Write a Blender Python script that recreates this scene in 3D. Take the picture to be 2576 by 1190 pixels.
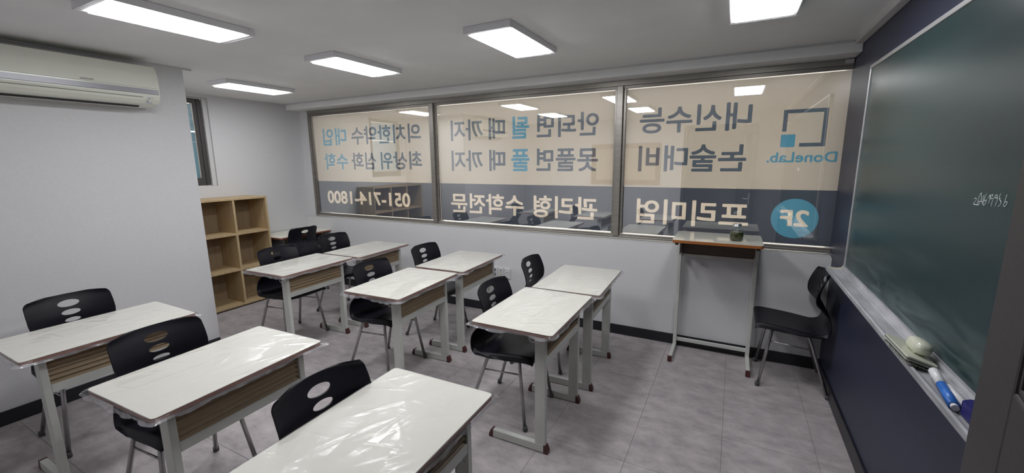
import bpy, bmesh, math, random
from mathutils import Vector, Matrix, noise

sc = bpy.context.scene
for o in list(bpy.data.objects): bpy.data.objects.remove(o)
COL = sc.collection
PI = math.pi

# ------------------------------------------------------------------ camera, world, exposure
cam = bpy.data.cameras.new('camera'); cam.sensor_width = 36; cam.sensor_fit = 'HORIZONTAL'
cam.lens = 1051.83/2576*36; cam.clip_start = .02; cam.clip_end = 100
camo = bpy.data.objects.new('camera', cam); COL.objects.link(camo)
Rv, Uv, Fv = Vector((.884733,.465995,-.009796)), Vector((-.073879,.160955,.984193)), Vector((-.460205,.870024,-.176829))
camo.matrix_world = Matrix(((Rv.x,Uv.x,-Fv.x,-.6673),(Rv.y,Uv.y,-Fv.y,-3.6841),(Rv.z,Uv.z,-Fv.z,1.5794),(0,0,0,1)))
sc.camera = camo
sc.view_settings.view_transform = 'Standard'; sc.view_settings.look = 'None'
sc.view_settings.gamma = 1; sc.view_settings.use_curve_mapping = False
sc.view_settings.exposure = 0.0
world = bpy.data.worlds.new('overcast_sky'); sc.world = world; world.use_nodes = True
bg = world.node_tree.nodes['Background']
bg.inputs[0].default_value = (1.0, .96, .88, 1); bg.inputs[1].default_value = 4.5
LAMP = 24.5
sc.cycles.max_bounces = 10; sc.cycles.diffuse_bounces = 5; sc.cycles.transparent_max_bounces = 16
sc.cycles.sample_clamp_indirect = 4; sc.cycles.caustics_reflective = False; sc.cycles.caustics_refractive = False
sc.cycles.use_denoising = True

# ------------------------------------------------------------------ materials
def mat(name, col, rough=.5, metal=0, spec=.5, **kw):
    m = bpy.data.materials.new(name); m.use_nodes = True
    b = m.node_tree.nodes['Principled BSDF']
    b.inputs['Base Color'].default_value = (*col, 1); b.inputs['Roughness'].default_value = rough
    b.inputs['Metallic'].default_value = metal; b.inputs['Specular IOR Level'].default_value = spec
    for k, v in kw.items(): b.inputs[k].default_value = v
    return m
def nodes(m): return m.node_tree.nodes, m.node_tree.links, m.node_tree.nodes['Principled BSDF']
def add_noise(m, c1, c2, scale, stretch=(1,1,1), detail=4, bump=0, lo=.35, hi=.65, space='Object', rough=None, dist=0):
    N, L, b = nodes(m)
    tc = N.new('ShaderNodeTexCoord'); mp = N.new('ShaderNodeMapping'); mp.inputs['Scale'].default_value = stretch
    if space == 'World':
        g = N.new('ShaderNodeNewGeometry'); L.new(g.outputs['Position'], mp.inputs['Vector'])
    else: L.new(tc.outputs[space], mp.inputs['Vector'])
    n = N.new('ShaderNodeTexNoise'); n.inputs['Scale'].default_value = scale; n.inputs['Detail'].default_value = detail
    n.inputs['Distortion'].default_value = dist
    L.new(mp.outputs[0], n.inputs['Vector'])
    r = N.new('ShaderNodeValToRGB'); r.color_ramp.elements[0].position = lo; r.color_ramp.elements[1].position = hi
    r.color_ramp.elements[0].color = (*c1, 1); r.color_ramp.elements[1].color = (*c2, 1)
    L.new(n.outputs['Fac'], r.inputs[0]); L.new(r.outputs[0], b.inputs['Base Color'])
    if bump:
        bp = N.new('ShaderNodeBump'); bp.inputs['Strength'].default_value = bump; bp.inputs['Distance'].default_value = .002
        L.new(n.outputs['Fac'], bp.inputs['Height']); L.new(bp.outputs[0], b.inputs['Normal'])
    return n, r
M = {}
M['wall'] = mat('white_wallpaper', (.78,.78,.80), .8, spec=.2); add_noise(M['wall'], (.64,.64,.655), (.66,.66,.675), 60, bump=.02, space='World')
M['ceil'] = mat('ceiling_paint', (.6,.6,.6), .9, spec=.15); add_noise(M['ceil'], (.86,.86,.865), (.89,.89,.89), 3, space='World')
M['navy'] = mat('navy_wallpaper', (.03,.03,.062), .42, spec=.4); add_noise(M['navy'], (.024,.028,.056), (.028,.033,.064), 90, bump=.05, space='World')
M['base'] = mat('black_baseboard', (.014,.014,.018), .4)
M['trim'] = mat('trim_paint', (.6,.6,.6), .6)
M['corr'] = mat('corridor_paint', (.35,.34,.33), .7)
M['joint'] = mat('floor_joint', (.26,.24,.245), .8)
# vinyl tiles: mottled greyish mauve
M['tile'] = mat('vinyl_tile', (.3,.27,.27), .42, spec=.35)
n, r = add_noise(M['tile'], (.30,.272,.278), (.51,.47,.475), 7.5, (1,1.5,1), 8, space='World', lo=.30, hi=.70, dist=.1)
n.inputs['Roughness'].default_value = .66
M['shell'] = mat('black_polypropylene', (.006,.006,.010), .42, spec=.25); add_noise(M['shell'], (.0055,.0055,.010), (.007,.007,.012), 400, bump=.1)
M['steel'] = mat('grey_steel_tube', (.42,.41,.41), .28, metal=.9); add_noise(M['steel'], (.30,.29,.29), (.46,.45,.45), 30, (1,1,.3))
M['foot'] = mat('grey_rubber', (.07,.07,.075), .6)
M['paint'] = mat('grey_green_steel', (.50,.515,.49), .38); add_noise(M['paint'], (.55,.565,.535), (.59,.605,.575), 8)
M['cap'] = mat('maroon_foot_cap', (.075,.018,.018), .35)
M['lam'] = mat('cream_laminate', (.80,.78,.67), .40, spec=.25); add_noise(M['lam'], (.73,.72,.63), (.75,.74,.65), 14)
M['lam2'] = mat('bare_cream_laminate', (.70,.685,.60), .07, spec=.6)
M['edge'] = mat('red_brown_edge_band', (.23,.072,.04), .35)
M['edge2'] = mat('orange_brown_edge_band', (.30,.105,.028), .32)
def wood(name, c1, c2, sx, rough=.5, scale=9):
    m = mat(name, c1, rough); add_noise(m, c1, c2, scale, sx, 6, bump=.1, lo=.3, hi=.7, dist=.4); return m
M['panel'] = wood('corrugated_wood', (.29,.215,.135), (.34,.26,.17), (4,.25,4))
M['brown'] = wood('dark_brown_panel', (.085,.055,.04), (.13,.09,.065), (.3,4,9), .4)
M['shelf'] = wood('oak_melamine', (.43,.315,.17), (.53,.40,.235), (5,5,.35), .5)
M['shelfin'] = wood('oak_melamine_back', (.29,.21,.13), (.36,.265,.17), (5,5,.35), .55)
M['frame'] = mat('window_aluminium', (.30,.28,.255), .34, metal=.6); add_noise(M['frame'], (.28,.26,.235), (.33,.31,.285), 20, (.15,1,2))
M['darkframe'] = mat('dark_brown_sash', (.065,.058,.058), .4)
M['alu'] = mat('light_aluminium', (.55,.55,.56), .35, metal=.55)
M['tray'] = mat('dusty_aluminium', (.45,.45,.47), .5, metal=.3); add_noise(M['tray'], (.36,.36,.385), (.60,.60,.64), 5, (3,.8,3), 6, space='World')
M['ivory'] = mat('ivory_plastic', (.66,.63,.50), .3)
M['ivoryg'] = mat('glossy_ivory_plastic', (.60,.61,.50), .12)
M['ac'] = mat('ac_white_plastic', (.72,.73,.65), .18)
M['acgrey'] = mat('ac_silver_plastic', (.26,.26,.285), .3, metal=.2)
M['gap'] = mat('dark_gap', (.02,.02,.02), .8)
M['lampbody'] = mat('lamp_housing', (.80,.80,.83), .4)
M['white'] = mat('white_plastic', (.74,.74,.76), .3)
M['black'] = mat('black_plastic', (.01,.01,.01), .5)
M['doorleaf'] = mat('charcoal_door_film', (.042,.037,.037), .5, spec=.35); add_noise(M['doorleaf'], (.038,.034,.034), (.048,.043,.043), 200, bump=.1)
M['felt'] = mat('fluffy_felt', (.50,.51,.47), .95, spec=.1)
M['felt2'] = mat('grey_felt', (.19,.19,.18), .95, spec=.1)
M['blue'] = mat('blue_marker', (.03,.17,.62), .3)
M['dblue'] = mat('dark_blue_plastic', (.018,.018,.16), .35)
M['chalk'] = mat('white_chalk', (.72,.76,.76), .9)
M['lid'] = mat('chrome_lid', (.75,.76,.78), .12, metal=1)
M['paper'] = mat('sticker_paper', (.50,.51,.60), .5)
M['ink'] = mat('grey_ink', (.09,.09,.095), .5)
M['brownframe'] = mat('brown_window_frame', (.22,.12,.075), .45)
M['frost'] = mat('frosted_pane', (.42,.33,.25), .3)
# chalkboard green with wiped chalk
m = M['board'] = mat('green_chalkboard', (.02,.045,.047), .30, spec=.35)
N, L, b = nodes(m)
geo = N.new('ShaderNodeNewGeometry')
def bnoise(scale, st, lo, hi, dist=0):
    mp = N.new('ShaderNodeMapping'); mp.inputs['Scale'].default_value = st; mp.inputs['Rotation'].default_value = (.16,0,0); L.new(geo.outputs['Position'], mp.inputs['Vector'])
    n = N.new('ShaderNodeTexNoise'); n.inputs['Scale'].default_value = scale; n.inputs['Detail'].default_value = 6; n.inputs['Distortion'].default_value = dist
    L.new(mp.outputs[0], n.inputs['Vector']); mr = N.new('ShaderNodeMapRange'); mr.inputs[1].default_value = lo; mr.inputs[2].default_value = hi
    L.new(n.outputs['Fac'], mr.inputs[0]); return mr.outputs[0]
a = bnoise(1.4, (1,.7,2.2), .42, .75, .6); c = bnoise(5, (1,.35,3), .5, .85, .8)
sep = N.new('ShaderNodeSeparateXYZ'); L.new(geo.outputs['Position'], sep.inputs[0])
def rng(out, a0, a1):
    mr = N.new('ShaderNodeMapRange'); mr.inputs[1].default_value = a0; mr.inputs[2].default_value = a1; L.new(out, mr.inputs[0]); return mr.outputs[0]
def math_(op, x, y):
    q = N.new('ShaderNodeMath'); q.operation = op
    for i, v in enumerate((x, y)):
        if isinstance(v, (int, float)): q.inputs[i].default_value = v
        else: L.new(v, q.inputs[i])
    return q.outputs[0]
zb = rng(sep.outputs['Z'], 1.10, .93)            # chalk dust gathers along the bottom and left edge
yb = rng(sep.outputs['Y'], -.68, -.52)
dust = math_('MAXIMUM', zb, yb)
dust = math_('MULTIPLY', dust, bnoise(9, (1,.4,2.5), .40, .8, 1.0))
tot = math_('ADD', math_('MULTIPLY', a, .035), math_('MULTIPLY', c, .025)); tot = math_('ADD', tot, math_('MULTIPLY', dust, .55))
mx = N.new('ShaderNodeMixRGB'); mx.inputs[1].default_value = (.012,.034,.038,1); mx.inputs[2].default_value = (.30,.37,.38,1)
L.new(tot, mx.inputs[0]); L.new(mx.outputs[0], b.inputs['Base Color'])
rr = math_('ADD', math_('MULTIPLY', tot, .6), .30); L.new(rr, b.inputs['Roughness'])

def emit(name, col, s):
    m = bpy.data.materials.new(name); m.use_nodes = True; N = m.node_tree.nodes; L = m.node_tree.links
    N.remove(N['Principled BSDF']); e = N.new('ShaderNodeEmission'); e.inputs[0].default_value = (*col, 1); e.inputs[1].default_value = s
    L.new(e.outputs[0], N['Material Output'].inputs[0]); return m
M['glow'] = emit('lamp_diffuser', (.97,.98,1.0), LAMP)
def film(name, col, trans=.5):
    "printed sign film on the outside of the pane: daylight shines through it a little"
    m = bpy.data.materials.new(name); m.use_nodes = True; N = m.node_tree.nodes; L = m.node_tree.links
    N.remove(N['Principled BSDF']); d = N.new('ShaderNodeBsdfDiffuse'); t = N.new('ShaderNodeBsdfTranslucent'); x = N.new('ShaderNodeMixShader')
    d.inputs[0].default_value = (*col, 1); t.inputs[0].default_value = (*col, 1); x.inputs[0].default_value = trans
    L.new(d.outputs[0], x.inputs[1]); L.new(t.outputs[0], x.inputs[2]); L.new(x.outputs[0], N['Material Output'].inputs[0]); return m
M['f_cream'] = film('cream_sign_film', (.66,.595,.505), .22)
M['f_navy'] = film('navy_sign_film', (.075,.09,.12), .22)
M['f_ink'] = film('navy_lettering', (.10,.13,.17), .25)
M['f_blue'] = film('blue_lettering', (.09,.30,.44), .28)
M['f_light'] = film('cream_lettering', (.74,.65,.54), .30)
M['f_frost'] = film('blue_frosted_film', (.50,.68,.76), .35)
def clear(name, ior=1.5, tint=(1,1,1), rough=0, boost=1.0, haze=0, hazecol=(.8,.8,.82), slab=True):
    m = bpy.data.materials.new(name); m.use_nodes = True; N = m.node_tree.nodes; L = m.node_tree.links
    N.remove(N['Principled BSDF']); t = N.new('ShaderNodeBsdfTransparent'); g = N.new('ShaderNodeBsdfGlossy'); x = N.new('ShaderNodeMixShader')
    t.inputs[0].default_value = (*tint, 1); g.inputs['Roughness'].default_value = rough
    f = N.new('ShaderNodeLayerWeight'); f.inputs[0].default_value = .5       # Schlick, same from both sides of the sheet
    pw = N.new('ShaderNodeMath'); pw.operation = 'POWER'; pw.inputs[1].default_value = 5; L.new(f.outputs['Facing'], pw.inputs[0])
    F0 = ((ior-1)/(ior+1))**2
    q = N.new('ShaderNodeMath'); q.operation = 'MULTIPLY_ADD'; q.inputs[1].default_value = 1-F0; q.inputs[2].default_value = F0; L.new(pw.outputs[0], q.inputs[0])
    q0 = q; q = N.new('ShaderNodeMath'); q.operation = 'MULTIPLY'; q.inputs[1].default_value = boost; q.use_clamp = True; L.new(q0.outputs[0], q.inputs[0])
    if slab:
        bf = N.new('ShaderNodeNewGeometry'); iv = N.new('ShaderNodeMath'); iv.operation = 'SUBTRACT'; iv.inputs[0].default_value = 1; L.new(bf.outputs['Backfacing'], iv.inputs[1])
        q1 = q; q = N.new('ShaderNodeMath'); q.operation = 'MULTIPLY'; L.new(q1.outputs[0], q.inputs[0]); L.new(iv.outputs[0], q.inputs[1])
    L.new(q.outputs[0], x.inputs[0]); L.new(t.outputs[0], x.inputs[1]); L.new(g.outputs[0], x.inputs[2]); last = x
    if haze:
        d = N.new('ShaderNodeBsdfDiffuse'); d.inputs[0].default_value = (*hazecol, 1); y = N.new('ShaderNodeMixShader'); y.inputs[0].default_value = haze
        L.new(x.outputs[0], y.inputs[1]); L.new(d.outputs[0], y.inputs[2]); last = y
    L.new(last.outputs[0], N['Material Output'].inputs[0]); return m, N, L, g, f
M['glass'] = clear('window_glass', 1.55, boost=11.0)[0]
M['jarglass'] = clear('jar_glass', 1.5, (.93,.97,.95), boost=1.3)[0]
M['jarfill'] = mat('dark_green_preserve', (.03,.032,.008), .25); add_noise(M['jarfill'], (.012,.013,.004), (.05,.05,.012), 60)
# wrinkled protective plastic
M['wrapedge'] = clear('bunched_plastic_film', 1.42, (.93,.93,.95), .16, boost=2.2, haze=.24, hazecol=(.80,.78,.82), slab=False)[0]
pm, N, L, g, f = clear('plastic_film', 1.42, (.96,.96,.98), .14, boost=.9, haze=.10, hazecol=(.86,.85,.84), slab=False); M['wrap'] = pm
tc = N.new('ShaderNodeTexCoord'); mp = N.new('ShaderNodeMapping'); mp.inputs['Scale'].default_value = (1,2.2,1); mp.inputs['Rotation'].default_value = (0,0,.6)
nn = N.new('ShaderNodeTexNoise'); nn.inputs['Scale'].default_value = 16; nn.inputs['Detail'].default_value = 3; nn.inputs['Distortion'].default_value = 1.2
bp = N.new('ShaderNodeBump'); bp.inputs['Strength'].default_value = .16; bp.inputs['Distance'].default_value = .004
L.new(tc.outputs['Object'], mp.inputs[0]); L.new(mp.outputs[0], nn.inputs['Vector']); L.new(nn.outputs['Fac'], bp.inputs['Height'])
vo = N.new('ShaderNodeTexVoronoi'); vo.inputs['Scale'].default_value = 7; vo.inputs['Randomness'].default_value = 1
mp2 = N.new('ShaderNodeMapping'); mp2.inputs['Scale'].default_value = (1.5,.6,1); mp2.inputs['Rotation'].default_value = (0,0,.5); L.new(tc.outputs['Object'], mp2.inputs[0])
oi = N.new('ShaderNodeObjectInfo'); ad = N.new('ShaderNodeVectorMath'); ad.operation = 'ADD'; L.new(mp2.outputs[0], ad.inputs[0]); L.new(oi.outputs['Random'], ad.inputs[1]); L.new(ad.outputs[0], vo.inputs['Vector'])
sb = N.new('ShaderNodeVectorMath'); sb.operation = 'SUBTRACT'; sb.inputs[1].default_value = (.5,.5,.5); L.new(vo.outputs['Color'], sb.inputs[0])
sl = N.new('ShaderNodeVectorMath'); sl.operation = 'MULTIPLY'; sl.inputs[1].default_value = (.10,.10,0); L.new(sb.outputs[0], sl.inputs[0])
gn = N.new('ShaderNodeNewGeometry'); an = N.new('ShaderNodeVectorMath'); an.operation = 'ADD'; L.new(gn.outputs['Normal'], an.inputs[0]); L.new(sl.outputs[0], an.inputs[1])
no = N.new('ShaderNodeVectorMath'); no.operation = 'NORMALIZE'; L.new(an.outputs[0], no.inputs[0]); L.new(no.outputs[0], bp.inputs['Normal'])
L.new(bp.outputs[0], g.inputs['Normal']); L.new(bp.outputs[0], f.inputs['Normal'])

# ------------------------------------------------------------------ mesh helpers
class MB:
    def __init__(s): s.bm = bmesh.new(); s.mats = []
    def mi(s, m):
        if m is None: return 0
        if m not in s.mats: s.mats.append(m)
        return s.mats.index(m)
    def box(s, x0, x1, y0, y1, z0, z1, bev=0, m=None, seg=2, rot=None):
        b = bmesh.new(); bmesh.ops.create_cube(b, size=1)
        for v in b.verts: v.co = Vector((x0+(v.co.x+.5)*(x1-x0), y0+(v.co.y+.5)*(y1-y0), z0+(v.co.z+.5)*(z1-z0)))
        if bev: bmesh.ops.bevel(b, geom=list(b.edges), offset=bev, segments=seg, profile=.5, affect='EDGES')
        if rot is not None: bmesh.ops.transform(b, matrix=rot, verts=b.verts)
        s.add(b, m, smooth=False); return s
    def add(s, b, m=None, smooth=False):
        i = s.mi(m); vm = {}
        for v in b.verts: vm[v] = s.bm.verts.new(v.co)
        for f in b.faces:
            try: nf = s.bm.faces.new([vm[v] for v in f.verts])
            except ValueError: continue
            nf.material_index = i; nf.smooth = smooth
        b.free(); return s
    def poly_extrude(s, pts, axis, a0, a1, m=None, smooth=False):
        "closed 2-D outline extruded along an axis; pts are the two remaining coordinates in order"
        def P(p, a):
            return {'x': (a, p[0], p[1]), 'y': (p[0], a, p[1]), 'z': (p[0], p[1], a)}[axis]
        i = s.mi(m); A = [s.bm.verts.new(P(p, a0)) for p in pts]; B = [s.bm.verts.new(P(p, a1)) for p in pts]; n = len(pts)
        for k in range(n):
            f = s.bm.faces.new((A[k], A[(k+1) % n], B[(k+1) % n], B[k])); f.material_index = i; f.smooth = smooth
        for q in (A[::-1], B): f = s.bm.faces.new(q); f.material_index = i
        return s
    def tube(s, pts, r, n=12, m=None, cap=True, r2=None):
        pts = [Vector(p) for p in pts]; i = s.mi(m); rings = []; up = None
        for k, p in enumerate(pts):
            t = (pts[min(k+1, len(pts)-1)]-pts[max(k-1, 0)]).normalized()
            if up is None: up = t.orthogonal().normalized()
            up = (up-t*up.dot(t)).normalized(); w = t.cross(up)
            rr_ = r if r2 is None else r+(r2-r)*k/(len(pts)-1)
            rings.append([s.bm.verts.new(p+up*math.cos(2*PI*j/n)*rr_+w*math.sin(2*PI*j/n)*rr_) for j in range(n)])
        for a_, b_ in zip(rings, rings[1:]):
            for j in range(n):
                f = s.bm.faces.new((a_[j], a_[(j+1) % n], b_[(j+1) % n], b_[j])); f.smooth = True; f.material_index = i
        if cap:
            for q in (rings[0][::-1], rings[-1]): s.bm.faces.new(q).material_index = i
        return s
    def lathe(s, prof, cx=0, cy=0, n=32, m=None):
        i = s.mi(m); rings = []
        for r_, z in prof: rings.append([s.bm.verts.new((cx+r_*math.cos(2*PI*j/n), cy+r_*math.sin(2*PI*j/n), z)) for j in range(n)])
        for a_, b_ in zip(rings, rings[1:]):
            for j in range(n):
                f = s.bm.faces.new((a_[j], a_[(j+1) % n], b_[(j+1) % n], b_[j])); f.smooth = True; f.material_index = i
        for q in (rings[0][::-1], rings[-1]): s.bm.faces.new(q).material_index = i
        return s
    def build(s, name, m, parent=None, loc=None):
        me = bpy.data.meshes.new(name)
        if s.mats:
            for k in s.mats: me.materials.append(M[k])
        else: me.materials.append(M[m])
        bmesh.ops.recalc_face_normals(s.bm, faces=s.bm.faces); s.bm.to_mesh(me); s.bm.free()
        o = bpy.data.objects.new(name, me); COL.objects.link(o)
        if loc: o.location = loc
        if parent: o.parent = parent
        return o
def tag(o, label, cat, group=None):
    o['label'] = label; o['category'] = cat
    if group: o['group'] = group
    return o
def struct(o): o['kind'] = 'structure'; return o
def empty(name, loc=(0,0,0), rz=0):
    o = bpy.data.objects.new(name, None); COL.objects.link(o); o.location = loc; o.rotation_euler = (0,0,rz); o.empty_display_size = .1; return o
def copy_tree(o, parent=None):
    c = o.copy(); COL.objects.link(c); c.parent = parent
    for ch in list(o.children): copy_tree(ch, c)
    return c
def rrect(w, h, r, n=6, cx=0, cy=0):
    P = []
    for (sx, sy, a0) in ((1,1,0), (-1,1,90), (-1,-1,180), (1,-1,270)):
        for k in range(n+1):
            a = math.radians(a0+90*k/n); P.append((cx+sx*(w/2-r)+r*math.cos(a), cy+sy*(h/2-r)+r*math.sin(a)))
    return P
def smooth_path(pts, n=8):
    P = [Vector(p) for p in pts]; out = []
    for i in range(len(P)-1):
        p0, p1, p2, p3 = P[max(i-1,0)], P[i], P[i+1], P[min(i+2,len(P)-1)]
        for k in range(n):
            t = k/n; out.append(.5*((2*p1)+(-p0+p2)*t+(2*p0-5*p1+4*p2-p3)*t*t+(-p0+3*p1-3*p2+p3)*t**3))
    return out+[P[-1]]

# ------------------------------------------------------------------ room dimensions
XE, YN, YS, XP, YP, XW, ZC = 0.0, 0.0, -4.05, -4.555, -1.83, -5.80, 2.322
GY = .10                                            # plane of the window glass
WL, WB, WT = -5.66, .894, 2.24

# floor: slab plus loose-laid vinyl tiles, one object each
fl = struct(MB().box(-6.0, .2, -5.7, .3, -.10, -.0035).build('floor', 'joint'))
T = .455; tm = {}
xs = [-.165-T*k for k in range(-1, 13)]; ys = [-.295-T*k for k in range(-1, 12)]   # joints
def tile(x0, x1, y0, y1):
    x0, x1 = max(x0, XW), min(x1, 0); y0, y1 = max(y0, YS), min(y1, 0)
    if x1-x0 < .02 or y1-y0 < .02: return
    if x1 <= XP+.05 and y1 <= YP+.05: return
    key = (round(x1-x0, 3), round(y1-y0, 3))
    if key not in tm:
        o = MB().box(-key[0]/2+.0007, key[0]/2-.0007, -key[1]/2+.0007, key[1]/2-.0007, -.0035, 0, .0006, seg=1).build('floor_tile', 'tile', fl); tm[key] = o
    else: o = tm[key].copy(); COL.objects.link(o)
    o.location = ((x0+x1)/2, (y0+y1)/2, 0)
for a0 in xs:
    for b0 in ys: tile(a0-T, a0, b0-T, b0)

ce = struct(MB().box(-6.0, .2, -5.7, .3, ZC, ZC+.1).build('ceiling', 'ceil'))
struct(MB().box(XW-.2, 0, -.12, .30, 2.25, ZC+.02, .004).build('trim_1', 'ceil'))                 # beam over the big window
struct(MB().box(-.045, 0, YS, -.121, ZC-.022, ZC, .004).build('trim_2', 'trim'))                  # thin moulding at the board wall
struct(MB().box(XP-.004, XP+.012, YS, YP+.06, ZC-.012, ZC-.001, .002).build('trim_3', 'trim'))
struct(MB().box(-5.80, -.046, -.145, -.121, ZC-.010, ZC-.0005, .002).build('trim_4', 'trim'))
# walls
w = MB(); w.box(XW-.2, 0, 0, .30, -.1, .868); w.box(XW-.2, 0, .002, .30, .8675, .873, .002); w.box(XW-.2, WL, .067, .30, .87, 2.26); struct(w.build('wall_north', 'wall'))
struct(MB().box(-5.79, -.004, .0022, .064, .8735, .8795, .002).build('trim_5', 'trim'))             # painted ledge under the window
struct(MB().box(0, .2, YS-.2, .30, -.1, ZC+.05).build('wall_east', 'navy'))
struct(MB().box(-6.0, XP, YS-.2, YP, -.1, ZC+.05).build('wall_southwest', 'wall'))                  # pier that carries the air conditioner
w = MB(); W0, W1, V0, V1 = -1.80, -1.037, 1.343, 2.287
w.box(XW-.22, XW, YP-.02, W0, -.1, ZC+.05); w.box(XW-.22, XW, W1, .30, -.1, ZC+.05); w.box(XW-.22, XW, W0, W1, -.1, V0); w.box(XW-.22, XW, W0, W1, V1, ZC+.05)
struct(w.build('wall_west', 'wall'))
w = MB(); D0, D1, DZ = -1.45, -.585, 2.12
w.box(XP-.02, D0, YS-.14, YS, -.1, ZC+.05); w.box(D1, .2, YS-.14, YS, -.1, ZC+.05); w.box(D0, D1, YS-.14, YS, DZ, ZC+.05)
struct(w.build('wall_south', 'wall'))
w = MB(); w.box(-2.6, .2, -5.75, -5.6, -.1, ZC+.05); w.box(-2.7, -2.55, -5.7, YS-.14, -.1, ZC+.05); w.box(.05, .2, -5.7, YS-.14, -.1, ZC+.05)
struct(w.build('wall_corridor', 'corr'))
# baseboards
struct(MB().box(XW, 0, -.010, 0, 0, .09, .002).build('baseboard_north', 'base'))
struct(MB().box(-.012, 0, YS, -.011, 0, .09, .003).build('baseboard_east', 'base'))
struct(MB().box(XP, XP+.010, YS, YP, 0, .09, .002).build('baseboard_southwest', 'base'))
struct(MB().box(XW, XW+.010, YP+.002, -.011, 0, .09, .002).build('baseboard_west', 'base'))

# ------------------------------------------------------------------ big window with sign film
win = struct(empty('window_1', ((WL)/2, GY, WB)))
def at(o, parent):            # keep world position under an offset parent
    o.parent = parent; o.matrix_parent_inverse = parent.matrix_world.inverted() if parent.type != 'EMPTY' else Matrix.Translation(-parent.location); return o
f = MB()
f.box(WL, 0, .066, .16, 2.205, WT+.012, .003); f.box(WL, 0, .080, .15, 2.180, 2.207, .003); f.box(WL, 0, .072, .15, 2.193, 2.199)
f.box(WL, 0, .066, .16, WB-.006, .908, .003); f.box(WL, 0, .080, .15, .906, .925, .003)
f.box(WL, WL+.034, .0665, .16, .905, 2.206, .003); f.box(WL+.033, WL+.052, .082, .15, .924, 2.182, .002)
at(f.build('frame', 'frame'), win)
for c in (-3.625, -1.585):
    f = MB(); f.box(c-.026, c+.026, .052, .16, .908, 2.205, .004); f.box(c-.049, c-.026, .080, .15, .924, 2.182, .003); f.box(c+.026, c+.049, .080, .15, .924, 2.182, .003)
    at(f.build('mullion', 'frame'), win)
f = MB(); f.box(-.052, -.004, .058, .0655, 2.215, 2.243, .002); at(f.build('bracket', 'alu'), win)
# lettering: regular outlines fattened by stacking shifted copies, mirrored because the sign is read from outside
def glyphs(txt):
    c = bpy.data.curves.new('t', 'FONT'); c.body = txt; c.size = 1; c.resolution_u = 4
    o = bpy.data.objects.new('t', c); COL.objects.link(o); bpy.context.view_layer.update()
    dg = bpy.context.evaluated_depsgraph_get(); me = bpy.data.meshes.new_from_object(o.evaluated_get(dg))
    V = [v.co.copy() for v in me.vertices]; F = [list(p.vertices) for p in me.polygons]
    bpy.data.objects.remove(o); bpy.data.curves.remove(c); bpy.data.meshes.remove(me); return V, F
def letters(txt, xl, xr, zb_, zt, m, parent, y=GY+.0055, fat=.020, name='lettering', plane='N'):
    V, F = glyphs(txt); lo = [min(v[i] for v in V) for i in (0,1)]; hi = [max(v[i] for v in V) for i in (0,1)]
    sh = [(0,0)]+[(fat*math.cos(a*PI/6+PI/4), fat*math.sin(a*PI/6+PI/4)) for a in range(12)] if fat else [(0,0)]
    vs, fs = [], []
    W = hi[0]-lo[0]+2*fat; H = hi[1]-lo[1]+2*fat
    for k, (dx, dy) in enumerate(sh):
        b0 = len(vs)
        for v in V:
            tx = (v.x+dx-lo[0]+fat)/W; tz = (v.y+dy-lo[1]+fat)/H
            if plane == 'N': vs.append((xr-tx*(xr-xl), y-k*2e-5, zb_+tz*(zt-zb_)))
            else: vs.append((y+k*2e-5, xl+tx*(xr-xl), zb_+tz*(zt-zb_)))
        fs += [[i+b0 for i in q] for q in F]
    me = bpy.data.meshes.new(name); me.from_pydata(vs, [], fs); me.materials.append(M[m])
    o = bpy.data.objects.new(name, me); COL.objects.link(o)
    if parent: at2(o, parent)
    return o
def at2(o, p):                # p itself sits at an offset inside win: both offsets undone
    o.parent = p; o.matrix_parent_inverse = Matrix.Identity(4) if p.type == 'EMPTY' else Matrix.Identity(4); return o
panes = []
for x0, x1 in ((-5.612,-3.672), (-3.578,-1.632), (-1.538,0)):
    p = MB().box(x0, x1, GY, GY+.004, .922, 2.184).build('glass_pane', 'glass'); at(p, win); panes.append(p)
FY = GY+.0065
from mathutils.geometry import delaunay_2d_cdt
def seg(txt, xl, xr, zb_, zt, fat):
    "fattened outline of one word as overlapping polygons in film coordinates (mirrored: the sign is read from outside)"
    V, F = glyphs(txt); lo = [min(v[i] for v in V) for i in (0,1)]; hi = [max(v[i] for v in V) for i in (0,1)]
    W = hi[0]-lo[0]+2*fat; H = hi[1]-lo[1]+2*fat; out = []
    for a in range(8):
        dx, dy = fat*math.cos(a*PI/4+PI/8)*1.04, fat*math.sin(a*PI/4+PI/8)*1.04
        for q in F: out.append([(xr-(V[i].x+dx-lo[0]+fat)/W*(xr-xl), zb_+(V[i].y+dy-lo[1]+fat)/H*(zt-zb_)) for i in q])
    return out
def rect(x0, x1, z0, z1): return [[(x0,z0),(x1,z0),(x1,z1),(x0,z1)]]
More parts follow.
